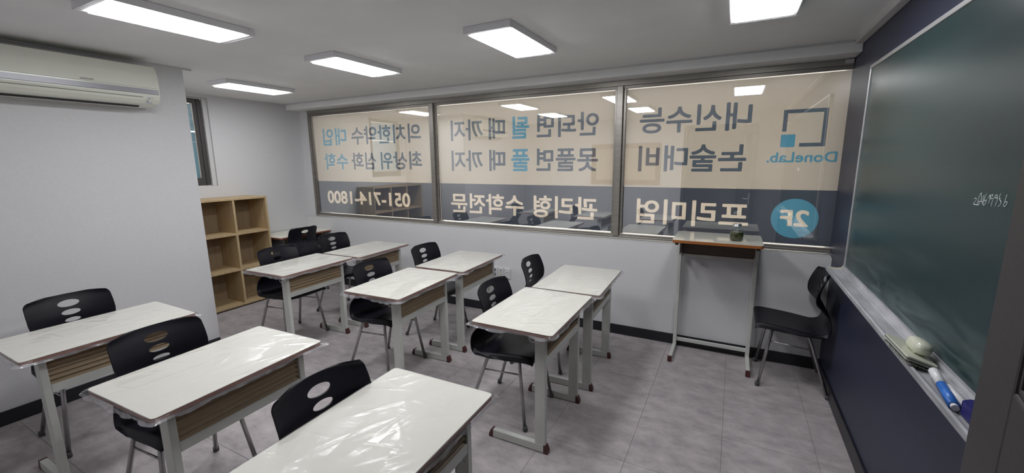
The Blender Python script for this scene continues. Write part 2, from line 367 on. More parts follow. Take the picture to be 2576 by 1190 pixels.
def cut_film(name, m, x0, x1, z0, z1, items, parent):
    "items: (object name, material, polygons); the film keeps what no item covers, each item becomes its own piece in the same sheet"
    vs, fs, own = [], [], []
    def put(poly, k):
        b0 = len(vs); vs.extend(Vector(p) for p in poly); fs.append(list(range(b0, b0+len(poly)))); own.append(k)
    put([(x0,z0),(x1,z0),(x1,z1),(x0,z1)], -1)
    for k, (_, _, polys) in enumerate(items):
        for p in polys:
            ar = sum(p[i][0]*p[(i+1) % len(p)][1]-p[(i+1) % len(p)][0]*p[i][1] for i in range(len(p)))
            if abs(ar) > 1e-9: put(p if ar > 0 else p[::-1], k)
    want = (x1-x0)*(z1-z0)
    for eps in (1e-6, 1e-5, 2e-5, 5e-5, 1e-4, 3e-7):     # retry until the pieces tile the whole sheet
        V, E_, F, ov, oe, of = delaunay_2d_cdt(vs, [], fs, 1, eps, True)
        part = {}; got = 0
        for f, o in zip(F, of):
            if not o: continue
            part.setdefault(max(own[i] for i in o), []).append(f)
            got += abs(sum(V[f[i]].x*V[f[(i+1) % len(f)]].y-V[f[(i+1) % len(f)]].x*V[f[i]].y for i in range(len(f))))/2
        if -1 in part and abs(got/want-1) < .01: break
    for k, faces in part.items():
        nm, mt = (name, m) if k < 0 else items[k][:2]
        used = sorted({i for f in faces for i in f}); ix = {v: j for j, v in enumerate(used)}
        me = bpy.data.meshes.new(nm); me.from_pydata([(V[i].x, FY, V[i].y) for i in used], [], [[ix[i] for i in f] for f in faces]); me.materials.append(M[mt])
        o = bpy.data.objects.new(nm, me); COL.objects.link(o); o.parent = parent
BZ = 1.347
T1, T2, T3 = (1.800,2.016), (1.481,1.700), (1.027,1.245)
def L_(txt, xl, xr, t, m, fat=.022): return ('lettering', m, seg(txt, xl, xr, t[0], t[1], fat))
K1 = (1.497,1.705)
cut_film('cream_film', 'f_cream', -5.612, -3.672, BZ, 2.178, [L_('의치한약수',-4.918,-3.817,T1,'f_ink'), L_('대입',-5.436,-5.007,T1,'f_blue'), L_('최상위',-4.448,-3.817,K1,'f_ink'), L_('심화',-4.944,-4.526,K1,'f_ink'), L_('수학',-5.445,-5.007,K1,'f_blue')], panes[0])
cut_film('navy_film', 'f_navy', -5.612, -3.672, .930, BZ, [L_('051-714-1800',-5.446,-4.021,(1.056,1.224),'f_light',.028)], panes[0])
cut_film('cream_film', 'f_cream', -3.574, -1.640, BZ, 2.176, [L_('안되면',-2.391,-1.779,T1,'f_ink'), L_('될',-2.661,-2.47,T1,'f_blue'), L_('때',-2.931,-2.738,T1,'f_ink'), L_('까지',-3.406,-3.002,T1,'f_ink'),
    L_('못풀면',-2.394,-1.778,T2,'f_ink'), L_('풀',-2.673,-2.468,T2,'f_blue'), L_('때',-2.931,-2.739,T2,'f_ink'), L_('까지',-3.407,-3.01,T2,'f_ink')], panes[1])
cut_film('navy_film', 'f_navy', -3.574, -1.640, .934, BZ, [L_('관리형',-2.426,-1.772,T3,'f_light'), L_('수학전문',-3.433,-2.533,T3,'f_light')], panes[1])
logo = rect(-.377,-.105,1.908,1.935)+rect(-.132,-.105,1.665,1.920)+rect(-.262,-.120,1.665,1.692)+rect(-.377,-.350,1.778,1.920)
disc = [[(-.242+.152*math.cos(a*PI/32), 1.130+.151*math.sin(a*PI/32)) for a in range(64)]]
cut_film('cream_film', 'f_cream', -1.5365, 0, BZ, 2.176, [L_('내신수능',-1.421,-.582,T1,'f_ink'), L_('논술',-1.007,-.596,T2,'f_ink'), L_('대비',-1.42,-1.021,T2,'f_ink'), L_('DoneLab.',-.461,-.024,(1.551,1.627),'f_blue'), ('logo_square','f_ink',logo), ('logo_corner','f_blue',rect(-.380,-.290,1.664,1.756))], panes[2])
cut_film('navy_film', 'f_navy', -1.5365, 0, .932, BZ, [L_('프리미엄',-1.416,-.544,T3,'f_light'), ('floor_sign_disc','f_blue',disc), L_('2F',-.335,-.150,(1.070,1.196),'f_light',.03)], panes[2])

# small side window in the west wall
w2 = struct(empty('window_2', (XW-.09, (W0+W1)/2, V0)))
f = MB(); a, bb = XW-.11, XW-.06
f.box(a, bb, W0+.02, W1-.045, V1-.06, V1-.012, .003); f.box(a, bb, W0+.02, W1-.045, V0+.004, V0+.09, .003); f.box(a, bb, W1-.125, W1-.045, V0+.085, V1-.055, .003); f.box(a, bb, W0+.02, W0+.09, V0+.085, V1-.055, .003)
f.box(bb-.002, bb+.012, W1-.085, W1-.045, V0+.01, V1-.02, .003)
at(f.build('frame', 'darkframe'), w2)
f = MB(); f.box(XW-.06, XW-.02, W1-.045, W1-.001, V0+.001, V1-.001, .002); f.box(XW-.06, XW-.02, W0+.001, W1-.04, V1-.013, V1-.001, .002); at(f.build('jamb_lining', 'trim'), w2)
p = MB().box(XW-.070, XW-.067, W0+.085, W1-.12, V0+.085, V1-.055).build('glass_pane', 'glass'); at(p, w2)
at2(MB().box(XW-.0725, XW-.072, W0+.092, W1-.132, V0+.090, 1.93).build('blue_film', 'f_frost'), p)
at2(MB().box(XW-.0725, XW-.072, W0+.092, W1-.132, 1.936, V1-.066).build('blue_film', 'f_frost'), p)
# inner window and doorway of the south wall (seen as reflections)
w3 = struct(empty('window_3', (-2.47, YS, 1.14)))
f = MB(); f.box(-3.11,-1.85, YS, YS+.03, 1.80, 1.88, .004); f.box(-3.11,-1.85, YS, YS+.03, 1.14, 1.22, .004); f.box(-3.11,-3.03, YS, YS+.03, 1.215, 1.805, .004); f.box(-1.93,-1.85, YS, YS+.03, 1.215, 1.805, .004)
at(f.build('frame', 'brownframe'), w3)
at(MB().box(-3.03,-1.93, YS, YS+.008, 1.215, 1.805).build('frosted_pane', 'frost'), w3)
f = MB(); f.box(D0-.04, D0+.012, YS-.15, YS+.012, 0, DZ+.03, .004); f.box(D1-.012, D1+.04, YS-.15, YS+.012, 0, DZ+.03, .004); f.box(D0+.012, D1-.012, YS-.15, YS+.012, DZ-.01, DZ+.03, .004)
struct(f.build('trim_6', 'doorleaf'))
# open door leaf standing just right of the camera
a = math.radians(-12.6)
dl = struct(empty('door_1', (-.446-.85*math.sin(-a), -3.148-.85*math.cos(a), 0), a))
# local: y runs from hinge (0) to free edge (.85), visible face at x=0, thickness to +x
zg = 1.405
f = MB(); f.box(0, .04, 0, .742, .01, zg, .002); f.box(0, .04, .742, .85, .01, 2.09, .003); f.box(0, .04, 0, .11, zg-.001, 2.09, .002); f.box(0, .04, .109, .743, 1.95, 2.09, .002)
f.build('panel', 'doorleaf', dl)
f = MB()
for d_ in (0, .007, .014): f.box(.002+d_*.5, .008+d_*.5, .11+d_, .742-d_, zg+d_, zg+d_+.005, .001); f.box(.002+d_*.5, .008+d_*.5, .737-d_, .742-d_, zg+d_, 1.95-d_, .001); f.box(.002+d_*.5, .008+d_*.5, .11+d_, .115+d_, zg+d_, 1.95-d_, .001)
f.build('glazing_bead', 'doorleaf', dl)
MB().box(.018, .022, .11, .742, zg, 1.95).build('glass_pane', 'glass', dl)
f = MB(); f.tube([(-.002,.79,1.0),(-.05,.79,1.0)], .011); f.tube([(-.05,.80,1.0),(-.05,.66,1.0)], .010); f.box(-.006, .001, .765, .815, .92, 1.08, .002); f.build('door_handle', 'alu', dl)

# ------------------------------------------------------------------ ceiling lamps
def lamp(x, y, label, first=None):
    if first: o = copy_tree(first); o.location = (x, y, ZC)
    else:
        o = empty('ceiling_light', (x, y, ZC)); h = -.037
        f = MB(); f.box(-.15,.15,-.325,-.30, h,-.0005,.004); f.box(-.15,.15,.30,.325, h,-.0005,.004); f.box(-.150,-.131,-.30,.30, h+.002,-.0005,.003); f.box(.131,.150,-.30,.30, h+.002,-.0005,.003); f.box(-.135,.135,-.30,.30,-.02,-.0005)
        f.build('housing', 'lampbody', o)
        b_ = bmesh.new(); g_ = MB(); g_.poly_extrude(rrect(.258,.572,.010), 'z', h-.005, h+.012); g_.build('diffuser', 'glow', o)
        for s in (-1, 1): MB().box(-.151,.151, s*.327-.003, s*.327+.003, h-.001, -.0005, .002).build('end_cap', 'lampbody', o)
    return tag(o, label, 'light', 'flat rectangular lamps on the ceiling')
L0 = lamp(-3.266, -2.458, 'flat rectangular ceiling lamp nearest the air conditioner')
lamp(-4.829, -1.114, 'smallest looking ceiling lamp, far back above the oak bookshelf', L0)
lamp(-3.256, -1.277, 'ceiling lamp between the far back lamp and the large central one', L0)
lamp(-1.928, -1.255, 'large ceiling lamp just above the middle of the sign window', L0)
lamp(-.600, -1.346, 'ceiling lamp cut by the top of the photo, nearest the chalkboard', L0)
lamp(-1.91, -2.48, 'ceiling lamp above the frame, mirrored in the right sign pane', L0)

# ------------------------------------------------------------------ air conditioner
ac = tag(empty('air_conditioner', (XP, -2.52, 1.985)), 'white wall air conditioner with grey stripe under the ceiling', 'air conditioner')
A = lambda o: at(o, ac)
Y0, Y1 = -2.960, -2.088
prof = [(XP,2.270),(XP+.14,2.268),(XP+.185,2.255),(XP+.198,2.20),(XP+.204,2.110),(XP+.204,2.062),(XP+.196,2.035),(XP+.170,2.008),(XP+.13,1.992),(XP+.05,1.985),(XP,1.99)]
f = MB(); f.poly_extrude(prof, 'y', Y0, Y1); bmesh.ops.bevel(f.bm, geom=[e for e in f.bm.edges if abs(e.verts[0].co.y-e.verts[1].co.y) < 1e-6 and abs(e.verts[0].co.x-XP) > .001], offset=.008, segments=3, affect='EDGES')
A(f.build('body', 'ac'))
f = MB(); f.poly_extrude([(XP+.10,2.274),(XP+.145,2.272),(XP+.190,2.259),(XP+.203,2.20),(XP+.2095,2.112),(XP+.203,2.110),(XP+.195,2.20),(XP+.182,2.25),(XP+.10,2.266)], 'y', Y0+.004, Y1-.012)
A(f.build('front_panel', 'ac'))
f = MB(); f.poly_extrude([(XP+.200,2.103),(XP+.2085,2.102),(XP+.2085,2.070),(XP+.200,2.066)], 'y', Y0+.003, Y1-.010); A(f.build('grey_stripe', 'acgrey'))
f = MB(); f.poly_extrude([(XP+.199,2.044),(XP+.203,2.044),(XP+.197,2.028),(XP+.176,2.006),(XP+.135,1.987),(XP+.128,1.990),(XP+.168,2.010),(XP+.190,2.030)], 'y', -2.848, -2.192); A(f.build('louvre', 'ac'))
f = MB(); f.poly_extrude([(XP+.198,2.047),(XP+.2022,2.047),(XP+.2022,2.0435),(XP+.198,2.0435)], 'y', -2.849, -2.191); f.poly_extrude([(XP+.11,1.9865),(XP+.135,1.9865),(XP+.150,1.9925),(XP+.150,1.988),(XP+.13,1.982),(XP+.11,1.9835)], 'y', -2.846, -2.2); A(f.build('air_slot', 'gap'))
f = MB(); f.poly_extrude([(XP+.2005,2.046),(XP+.2015,2.046),(XP+.1735,2.0095),(XP+.1725,2.0105)], 'y', -2.170, -2.132); A(f.build('sticker', 'paper'))
f = MB(); f.poly_extrude([(XP+.1985,2.040),(XP+.1998,2.040),(XP+.1918,2.031),(XP+.1908,2.031)], 'y', -2.158, -2.150); f.poly_extrude([(XP+.1905,2.029),(XP+.1918,2.029),(XP+.1838,2.020),(XP+.1828,2.020)], 'y', -2.164, -2.160); A(f.build('sticker_print', 'ink'))
o = letters('SAMSUNG', -2.506, -2.440, 2.1175, 2.1275, 'ink', None, y=XP+.2092, fat=.03, name='maker_lettering', plane='W'); at(o, ac)

# ------------------------------------------------------------------ bookshelf
bs = tag(empty('bookshelf', (-5.60, -1.275, 0)), 'light oak cube bookshelf with empty square compartments against the far wall', 'bookshelf')
B = lambda o: at(o, bs)
SX0, SX1, SY0, SY1, SZ = XW+.005, -5.447, -1.825, -.722, 1.215
t = .022; cols = [SY0, -1.458, -1.092, SY1]
B(MB().box(SX0, SX1, SY0, SY1, SZ-t, SZ, .0015).build('top_panel', 'shelf')); B(MB().box(SX0, SX1, SY0+t, SY1-t, .018, .018+t, .0015).build('bottom_panel', 'shelf'))
B(MB().box(SX0+.01, SX1-.02, SY0+.01, SY1-.01, 0, .018).build('plinth', 'brown'))
for y in (SY0, SY1-t): B(MB().box(SX0, SX1, y, y+t, .018, SZ-t, .0015).build('side_panel', 'shelf'))
for y in cols[1:3]: B(MB().box(SX0+.01, SX1-.003, y-t/2, y+t/2, .018+t, SZ-t).build('divider', 'shelf'))
for z in (.425, .822):
    for k in range(3):
        ya = cols[k]+(t if k == 0 else t/2); yb_ = cols[k+1]-(t if k == 2 else t/2); B(MB().box(SX0+.01, SX1-.003, ya, yb_, z-t/2, z+t/2).build('shelf_board', 'shelf'))
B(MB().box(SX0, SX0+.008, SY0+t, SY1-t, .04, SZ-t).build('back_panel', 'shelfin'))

# ------------------------------------------------------------------ desks
DL, DD, DH = .700, .476, .720
def ridges(seed, n=42):
    R = random.Random(seed); out = []
    for _ in range(n):
        cx, cy = R.uniform(-.25,.25), R.uniform(-.36,.36); a = R.gauss(1.05, .55); l = R.uniform(.10,.42)
        out.append((cx, cy, math.cos(a), math.sin(a), l, R.uniform(.0008,.0028), R.uniform(.0028,.0065), R.uniform(-.15,.15)))
    return out
def wrap_mesh(seed):
    R = random.Random(seed); rd = ridges(seed); nx, ny = 84, 124; hx, hy = DD/2+.004, DL/2+.004; r = .018
    def H(x, y):
        h = 0
        for cx, cy, c, s, l, a, w, k in rd:
            u = (x-cx)*c+(y-cy)*s; v = -(x-cx)*s+(y-cy)*c+k*u*u*4
            if abs(u) < l/2: h = max(h, a*math.exp(-abs(v)/w)*(1-(2*u/l)**2))
        return .0007+h+.0006*noise.noise(Vector((x*14, y*10, seed)))
    bm = bmesh.new(); G = []
    for i in range(nx+1):
        row = []
        for j in range(ny+1):
            x = -hx+2*hx*i/nx; y = -hy+2*hy*j/ny
            ex, ey = abs(x)-(hx-r), abs(y)-(hy-r)      # pull the corners onto the rounded outline
            if ex > 0 and ey > 0:
                q = math.hypot(ex, ey)
                if q > r: x = math.copysign(hx-r+ex*r/q, x); y = math.copysign(hy-r+ey*r/q, y)
            edge = min(hx-abs(x), hy-abs(y)); h = H(x, y)
            if edge < .012: h = .0007+(h-.0007)*max(0, edge)/.012
            row.append(bm.verts.new((x, y, DH+h)))
        G.append(row)
    for i in range(nx):
        for j in range(ny):
            f = bm.faces.new((G[i][j], G[i+1][j], G[i+1][j+1], G[i][j+1])); f.smooth = True
    ringv = [G[i][0] for i in range(nx+1)]+[G[nx][j] for j in range(1,ny+1)]+[G[i][ny] for i in range(nx-1,-1,-1)]+[G[0][j] for j in range(ny-1,0,-1)]
    n = len(ringv); prev = ringv; base = [v.co.copy() for v in ringv]
    K = 6; drop = R.uniform(.024,.034)
    for k in range(1, K+1):
        cur = []
        for i, c in enumerate(base):
            d = Vector((c.x/hx, c.y/hy, 0)); ax = Vector((math.copysign(1, c.x), 0, 0)) if abs(d.x) > abs(d.y) else Vector((0, math.copysign(1, c.y), 0))
            corner = max(0, 1-(math.hypot(hx-abs(c.x), hy-abs(c.y)))/.07)
            dirn = (ax*(1-corner)+Vector((math.copysign(.7, c.x), math.copysign(.7, c.y), 0))*corner)
            tt = k/K; nz = noise.noise(Vector((c.x*22, c.y*22, seed*3.1+tt*1.2))); n2 = noise.noise(Vector((c.x*60, c.y*60, seed+tt*2)))
            out = .0025+(.007 if abs(ax.y) < .5 else .015*min(1, (hx-abs(c.x))/.05))*tt*(nz+.55)+.004*n2*tt+.034*corner*tt*(.8+.4*nz)
            dz = -drop*tt*(1+.45*noise.noise(Vector((c.x*9, c.y*9, seed*1.7))))*(1-.35*corner)
            cur.append(bm.verts.new(c+dirn*out+Vector((0,0,dz))))
        for i in range(n):
            f = bm.faces.new((prev[i], prev[(i+1) % n], cur[(i+1) % n], cur[i])); f.smooth = True; f.material_index = 1 if k > 3 else 0
        prev = cur
    me = bpy.data.meshes.new('plastic_cover'); bm.to_mesh(me); bm.free(); me.materials.append(M['wrap']); me.materials.append(M['wrapedge']); return me
LY = .272                                            # legs: half spacing
def make_desk():
    o = empty('school_desk')
    f = MB(); P = rrect(DD, DL, .018)
    f.poly_extrude(P, 'z', DH-.0015, DH, m='lam'); f.poly_extrude(rrect(DD+.001, DL+.001, .0185), 'z', DH-.0175, DH-.0017, m='edge'); f.build('tabletop', 'lam', o)
    for s in (-1, 1):
        l = MB(); l.box(.116, .178, s*LY-.014, s*LY+.014, .046, DH-.0175, .003); l.box(-.150, .169, s*LY-.015, s*LY+.015, .004, .048, .002); l.box(-.15,.177, s*LY-.012, s*LY+.012, DH-.040, DH-.0175, .002)
        lg = l.build('leg', 'paint', o)
        for c in ((.168,.194,1), (-.175,-.149,-1)):
            q = MB(); q.poly_extrude([(c[0] if c[2] > 0 else c[1], 0),(c[1] if c[2] > 0 else c[0], 0),(c[1] if c[2] > 0 else c[0], .018),((.180) if c[2] > 0 else -.161, .050),(c[0] if c[2] > 0 else c[1], .050)], 'y', s*LY-.0165, s*LY+.0165); q.build('foot_cap', 'cap', lg)
        g_ = MB(); g_.box(.118, .160, s*(LY-.016)-.002, s*(LY-.016)+.002, .468, .513, .001); g_.box(.118,.160, s*(LY-.03)-.014, s*(LY-.03)+.014, .509, .513, .001); g_.build('bracket', 'paint', o)
    MB().box(.160, .177, -LY+.0142, LY-.0142, .512, .553, .002).build('bottom_rail', 'paint', o)
    pts = []; z0, z1, n = .553, .700, 72                 # corrugated front panel
    for k in range(n+1):
        z = z0+(z1-z0)*k/n; ph = (z-z0)/(z1-z0)*6*2*PI; pts.append((.166+.0062*math.cos(ph), z))
    pts += [(.157, z1), (.157, z0)]
    f = MB(); f.poly_extrude(pts, 'y', -LY+.0142, LY-.0142, smooth=False); f.build('front_panel', 'panel', o)
    h = MB(); h.tube(smooth_path([(.116,-LY,.640),(.104,-LY,.632),(.090,-LY,.632),(.080,-LY,.642),(.076,-LY,.654)], 5), .0028, 8); h.build('bag_hook', 'white', o)
    return o
PD = make_desk()
DESKS = [
 (-1.654,-1.516,.011,'nearer desk of the wrapped pair that stands closest to the chalkboard'),
 (-1.632,-.795,.034,'wrapped front row desk standing closest to the sign window'),
 (-1.640,-2.800,.023,'largest wrapped desk, cut by the bottom of the photo'),
 (-2.754,-1.436,.050,'wrapped desk in the middle of the room, nearer one of the middle pair'),
 (-2.765,-.688,.039,'wrapped middle row desk right beside the white wall sockets'),
 (-2.623,-2.774,.042,'wrapped desk between the bottom foreground desk and the left edge desk'),
 (-3.954,-1.400,.030,'wrapped back row desk standing in front of the oak bookshelf'),
 (-3.928,-.672,.040,'farthest wrapped desk, near the window end of the back row'),
 (-3.651,-2.831,.004,'wrapped desk at the left edge, below the air conditioner')]
for i, (x, y, rz, lab) in enumerate(DESKS):
    o = PD if i == 0 else copy_tree(PD); o.location = (x, y, 0); o.rotation_euler = (0,0,rz)
    tag(o, lab, 'desk', 'school desks wrapped in plastic film')
    me = wrap_mesh(i+3); c = bpy.data.objects.new('plastic_cover', me); COL.objects.link(c)
    if i == 0: hold = c
    else: c.parent = o; continue
hold.parent = PD
# bare desk facing the far wall
o = copy_tree(PD)
for ch in list(o.children):
    if ch.name.startswith('plastic_cover'): bpy.data.objects.remove(ch)
o.location = (-5.545, -.345, 0); o.rotation_euler = (0,0,PI)
tag(o, 'unwrapped cream desk against the far wall, right of the bookshelf', 'desk')
tr = MB(); tr.box(-.17,.13,-.255,.255,.520,.524); tr.box(-.17,.13,-.258,-.255,.52,.697); tr.box(-.17,.13,.255,.258,.52,.697); tr.box(-.172,-.168,-.258,.258,.505,.528,.001); tr.build('book_tray', 'acgrey', o)

# ------------------------------------------------------------------ chairs
prof = smooth_path([(.240,0,.418),(.247,0,.436),(.240,0,.455),(.19,0,.460),(.05,0,.447),(-.06,0,.432),(-.120,0,.427),(-.165,0,.450),(-.177,0,.515),(-.152,0,.583),(-.122,0,.640),(-.120,0,.695),(-.136,0,.755),(-.154,0,.803),(-.162,0,.828)], 8)
cum = [0]
for p, q in zip(prof, prof[1:]): cum.append(cum[-1]+(q-p).length)
def width(i):                                        # half width along the shell
    z, x = prof[i].z, prof[i].x
    rear = i > 30
    tab = [(0,.188),(.02,.197),(.06,.205),(.30,.210),(.42,.204),(.47,.194),(.52,.179),(.57,.168),(.61,.166),(.66,.178),(.72,.187),(.78,.187),(.84,.185),(1,.185)]
    s = cum[i]
    for (s0, w0), (s1, w1) in zip(tab, tab[1:]):
        if s <= s1: w_ = w0+(w1-w0)*(s-s0)/(s1-s0); break
    else: w_ = tab[-1][1]
    e = cum[-1]-s
    if e < .030: w_ -= .028*(1-math.sqrt(max(0, 1-((.030-e)/.030)**2)))
    return w_
NT = 64
def surf(i, t):
    p = prof[i]; s = cum[i]; w_ = width(i); y = t*w_; u = abs(t)
    back = min(1, max(0, (s-.50)/.16)); back = back*back*(3-2*back); seat = 1-min(1, max(0, (s-.40)/.15)); seat = seat*seat*(3-2*seat)
    x = p.x+back*.040*u**2.2; z = p.z-seat*(.004*(1-u*u))
    z += seat*.006*u**3
    if u > .88: z = max(z-seat*.037*((u-.88)/.12)**1.5, min(z, .419))
    if back: z -= back*.012*u*u*min(1, max(0, (s-.75)/.1))
    return Vector((x, y, z))
GR = [[surf(i, -1+2*j/NT) for j in range(NT+1)] for i in range(len(prof))]
def nrm(i, j):
    a = GR[min(i+1, len(GR)-1)][j]-GR[max(i-1, 0)][j]; b_ = GR[i][min(j+1, NT)]-GR[i][max(j-1, 0)]; n_ = a.cross(b_)
    return n_.normalized() if n_.length > 1e-9 else Vector((0,0,1))
def shell(i0, i1):
    bm = bmesh.new(); up, dn = [], []
    for i in range(i0, i1+1):
        a_, b_ = [], []
        for j in range(NT+1):
            p = GR[i][j]; n_ = nrm(i, j)
            rib = 0; s = cum[i]
            if .40 < s < .60 and abs(j-NT/2) < 24:      # ribs moulded on the rear of the bend
                rib = .0028*max(0, math.cos((j-NT/2)*2*PI/8))*min(1, (s-.40)/.04, (.60-s)/.04)
            a_.append(bm.verts.new(p)); b_.append(bm.verts.new(p+N0*n_*(.0065+rib)))
        up.append(a_); dn.append(b_)
    m_ = i1-i0
    for i in range(m_):
        for j in range(NT):
            bm.faces.new((up[i][j], up[i+1][j], up[i+1][j+1], up[i][j+1])).smooth = True
            bm.faces.new((dn[i][j], dn[i][j+1], dn[i+1][j+1], dn[i+1][j])).smooth = True
        bm.faces.new((up[i][0], dn[i][0], dn[i+1][0], up[i+1][0])); bm.faces.new((up[i][NT], up[i+1][NT], dn[i+1][NT], dn[i][NT]))
    for j in range(NT):
        bm.faces.new((up[0][j], up[0][j+1], dn[0][j+1], dn[0][j])); bm.faces.new((up[m_][j], dn[m_][j], dn[m_][j+1], up[m_][j+1]))
    bmesh.ops.recalc_face_normals(bm, faces=bm.faces)
    for e in bm.edges:
        if len(e.link_faces) == 2 and e.calc_face_angle(0) > .75: e.smooth = False
    return bm
# side on which the outer skin lies: below the seat / behind the back
nt = nrm(32, NT//2); N0 = -1 if nt.z > 0 else 1
isp = next(i for i in range(len(cum)) if cum[i] > .47)
def make_chair():
    o = empty('school_chair')
    me = bpy.data.meshes.new('seat'); b_ = shell(0, isp); b_.to_mesh(me); b_.free(); me.materials.append(M['shell'])
    s = bpy.data.objects.new('seat', me); COL.objects.link(s); s.parent = o
    me = bpy.data.meshes.new('backrest'); b_ = shell(isp, len(prof)-1); b_.to_mesh(me); b_.free()
    tmp = bpy.data.objects.new('tmp', me); COL.objects.link(tmp)
    c = MB()
    for z, ry, rz_ in ((.771,.048,.0200), (.720,.042,.0160), (.675,.035,.0130), (.636,.027,.0100)):
        c.poly_extrude([(ry*math.cos(k*PI/20), z+rz_*math.sin(k*PI/20)) for k in range(40)], 'x', -.30, .0)
    co = c.build('cut', 'shell')
    md = tmp.modifiers.new('b', 'BOOLEAN'); md.operation = 'DIFFERENCE'; md.object = co; md.solver = 'EXACT'
    bpy.context.view_layer.update(); dg = bpy.context.evaluated_depsgraph_get()
    me2 = bpy.data.meshes.new_from_object(tmp.evaluated_get(dg)); me2.name = 'backrest'
    bpy.data.objects.remove(tmp); bpy.data.objects.remove(co)
    me2.materials.clear(); me2.materials.append(M['shell'])
    for p in me2.polygons: p.material_index = 0
    s = bpy.data.objects.new('backrest', me2); COL.objects.link(s); s.parent = o
    for sy in (-1, 1):
        for front in (1, 0):
            if front: P = [(.200, sy*.203, .012), (.148, sy*.163, .375), (.142, sy*.155, .402), (.120, sy*.145, .4215), (.085, sy*.145, .424)]
            else: P = [(-.200, sy*.203, .012), (-.085, sy*.163, .360), (-.070, sy*.155, .395), (-.045, sy*.145, .413), (-.015, sy*.145, .416)]
            lg = MB().tube([P[0]]+[Vector(P[0]).lerp(Vector(P[1]), .97)]+smooth_path(P[1:], 5)[1:], .0105).build('leg', 'steel', o)
            x, y = (.203 if front else -.203), sy*.205
            MB().lathe([(.012,0),(.0145,.002),(.0145,.022),(.0125,.030)], x, y, 16).build('rubber_foot', 'foot', lg)
        MB().tube([(.150, sy*.168, .330), (-.096, sy*.168, .312)], .0050, 8).build('stretcher', 'steel', o)
        MB().box(-.02, .10, sy*.145-.014, sy*.145+.014, .420, .432, .002).build('mount_plate', 'steel', o)
    return o
CH = make_chair()
CHAIRS = [
 (-1.860,-1.465,0,'black shell chair tucked under the nearer desk of the front pair'),
 (-1.930,-.745,.04,'black shell chair close to the sign window wall, behind the second front desk'),
 (-1.800,-2.785,-.03,'black chair in the foreground behind the desk cut by the bottom edge'),
 (-3.005,-1.395,0,'black chair with splayed grey legs behind the nearer desk of the middle pair'),
 (-3.050,-.695,0,'black chair behind the middle row desk beside the wall sockets'),
 (-2.915,-2.812,.02,'large black chair seen between the two wrapped desks at lower left'),
 (-4.220,-1.365,0,'black shell chair in front of the right half of the oak bookshelf'),
 (-4.350,-.645,0,'black chair behind the farthest wrapped desk'),
 (-3.995,-2.808,0,'black chair against the white pier wall at the left edge'),
 (-5.355,-.445,PI,'black chair turned to face the unwrapped desk at the far wall'),
 (-.215,-.262,PI,'black chair in the corner between tall stand desk and chalkboard')]
for i, (x, y, rz, lab) in enumerate(CHAIRS):
    o = CH if i == 0 else copy_tree(CH); o.location = (x, y, 0); o.rotation_euler = (0,0,rz); tag(o, lab, 'chair', 'black plastic classroom chairs')

# ------------------------------------------------------------------ tall stand desk (lectern) and jar
le = tag(empty('standing_desk', (-.748, -.21, 0)), 'tall narrow standing desk with cream top and orange-brown edge by the window', 'desk')
Q = lambda o: at(o, le)
xc, yc, w_, d_ = -.748, -.225, .586, .430
f = MB(); f.poly_extrude(rrect(w_, d_, .022, cx=xc, cy=yc), 'z', .9965, 1.0, m='lam2'); f.poly_extrude(rrect(w_+.001, d_+.001, .022, cx=xc, cy=yc), 'z', .976, .9962, m='edge2'); Q(f.build('tabletop', 'lam'))
for s, x in ((-1, -1.018), (1, -.474)):
    f = MB(); f.box(x-.014, x+.014, -.075, -.030, .040, .835, .003); f.box(x-.014, x+.014, -.355, -.010, .004, .040, .003)
    f.box(x-.012, x+.012, -.365, -.028, .950, .975, .002); f.box(x-.010, x+.010, -.20, -.030, .835, .975, .002)
    lg = Q(f.build('leg', 'paint'))
    q = MB().box(x-.0155, x+.0155, -.372, -.345, 0, .0435, .003).build('foot_cap', 'cap'); at2(q, lg)
    q = MB().box(x-.0155, x+.0155, -.012, -.001, 0, .0435, .003).build('foot_cap', 'cap'); at2(q, lg)
Q(MB().box(-1.008, -.484, -.052, -.042, .822, .972, .001).build('back_panel', 'brown'))
Q(MB().box(-1.004, -.488, -.060, -.036, .798, .822, .002).build('panel_rail', 'paint'))
Q(MB().box(-1.004, -.488, -.062, -.040, .060, .088, .002).build('foot_rail', 'paint'))
for x in (-1.010, -.486): Q(MB().box(x-.011, x+.011, -.425, -.395, .958, .976, .003).build('rubber_bumper', 'black'))
jr = tag(empty('glass_jar', (-.622, -.300, 1.0)), 'glass jar of dark green preserve with metal lid on the standing desk', 'jar')
MB().lathe([(.030,.0015),(.041,.003),(.044,.010),(.045,.060),(.043,.074),(.035,.084),(.030,.088),(.030,.094),(.0335,.097),(.0335,.101),(.030,.103),(.0285,.103)]).build('glass_body', 'jarglass', jr)
MB().lathe([(.030,.004),(.040,.005),(.0425,.012),(.0435,.058),(.041,.062),(.02,.0625)]).build('contents', 'jarfill', jr)
MB().lathe([(.026,.100),(.028,.104),(.0290,.106),(.0290,.110),(.026,.1115),(.0265,.114),(.0265,.120),(.022,.1235),(.010,.125)]).build('lid', 'lid', jr)

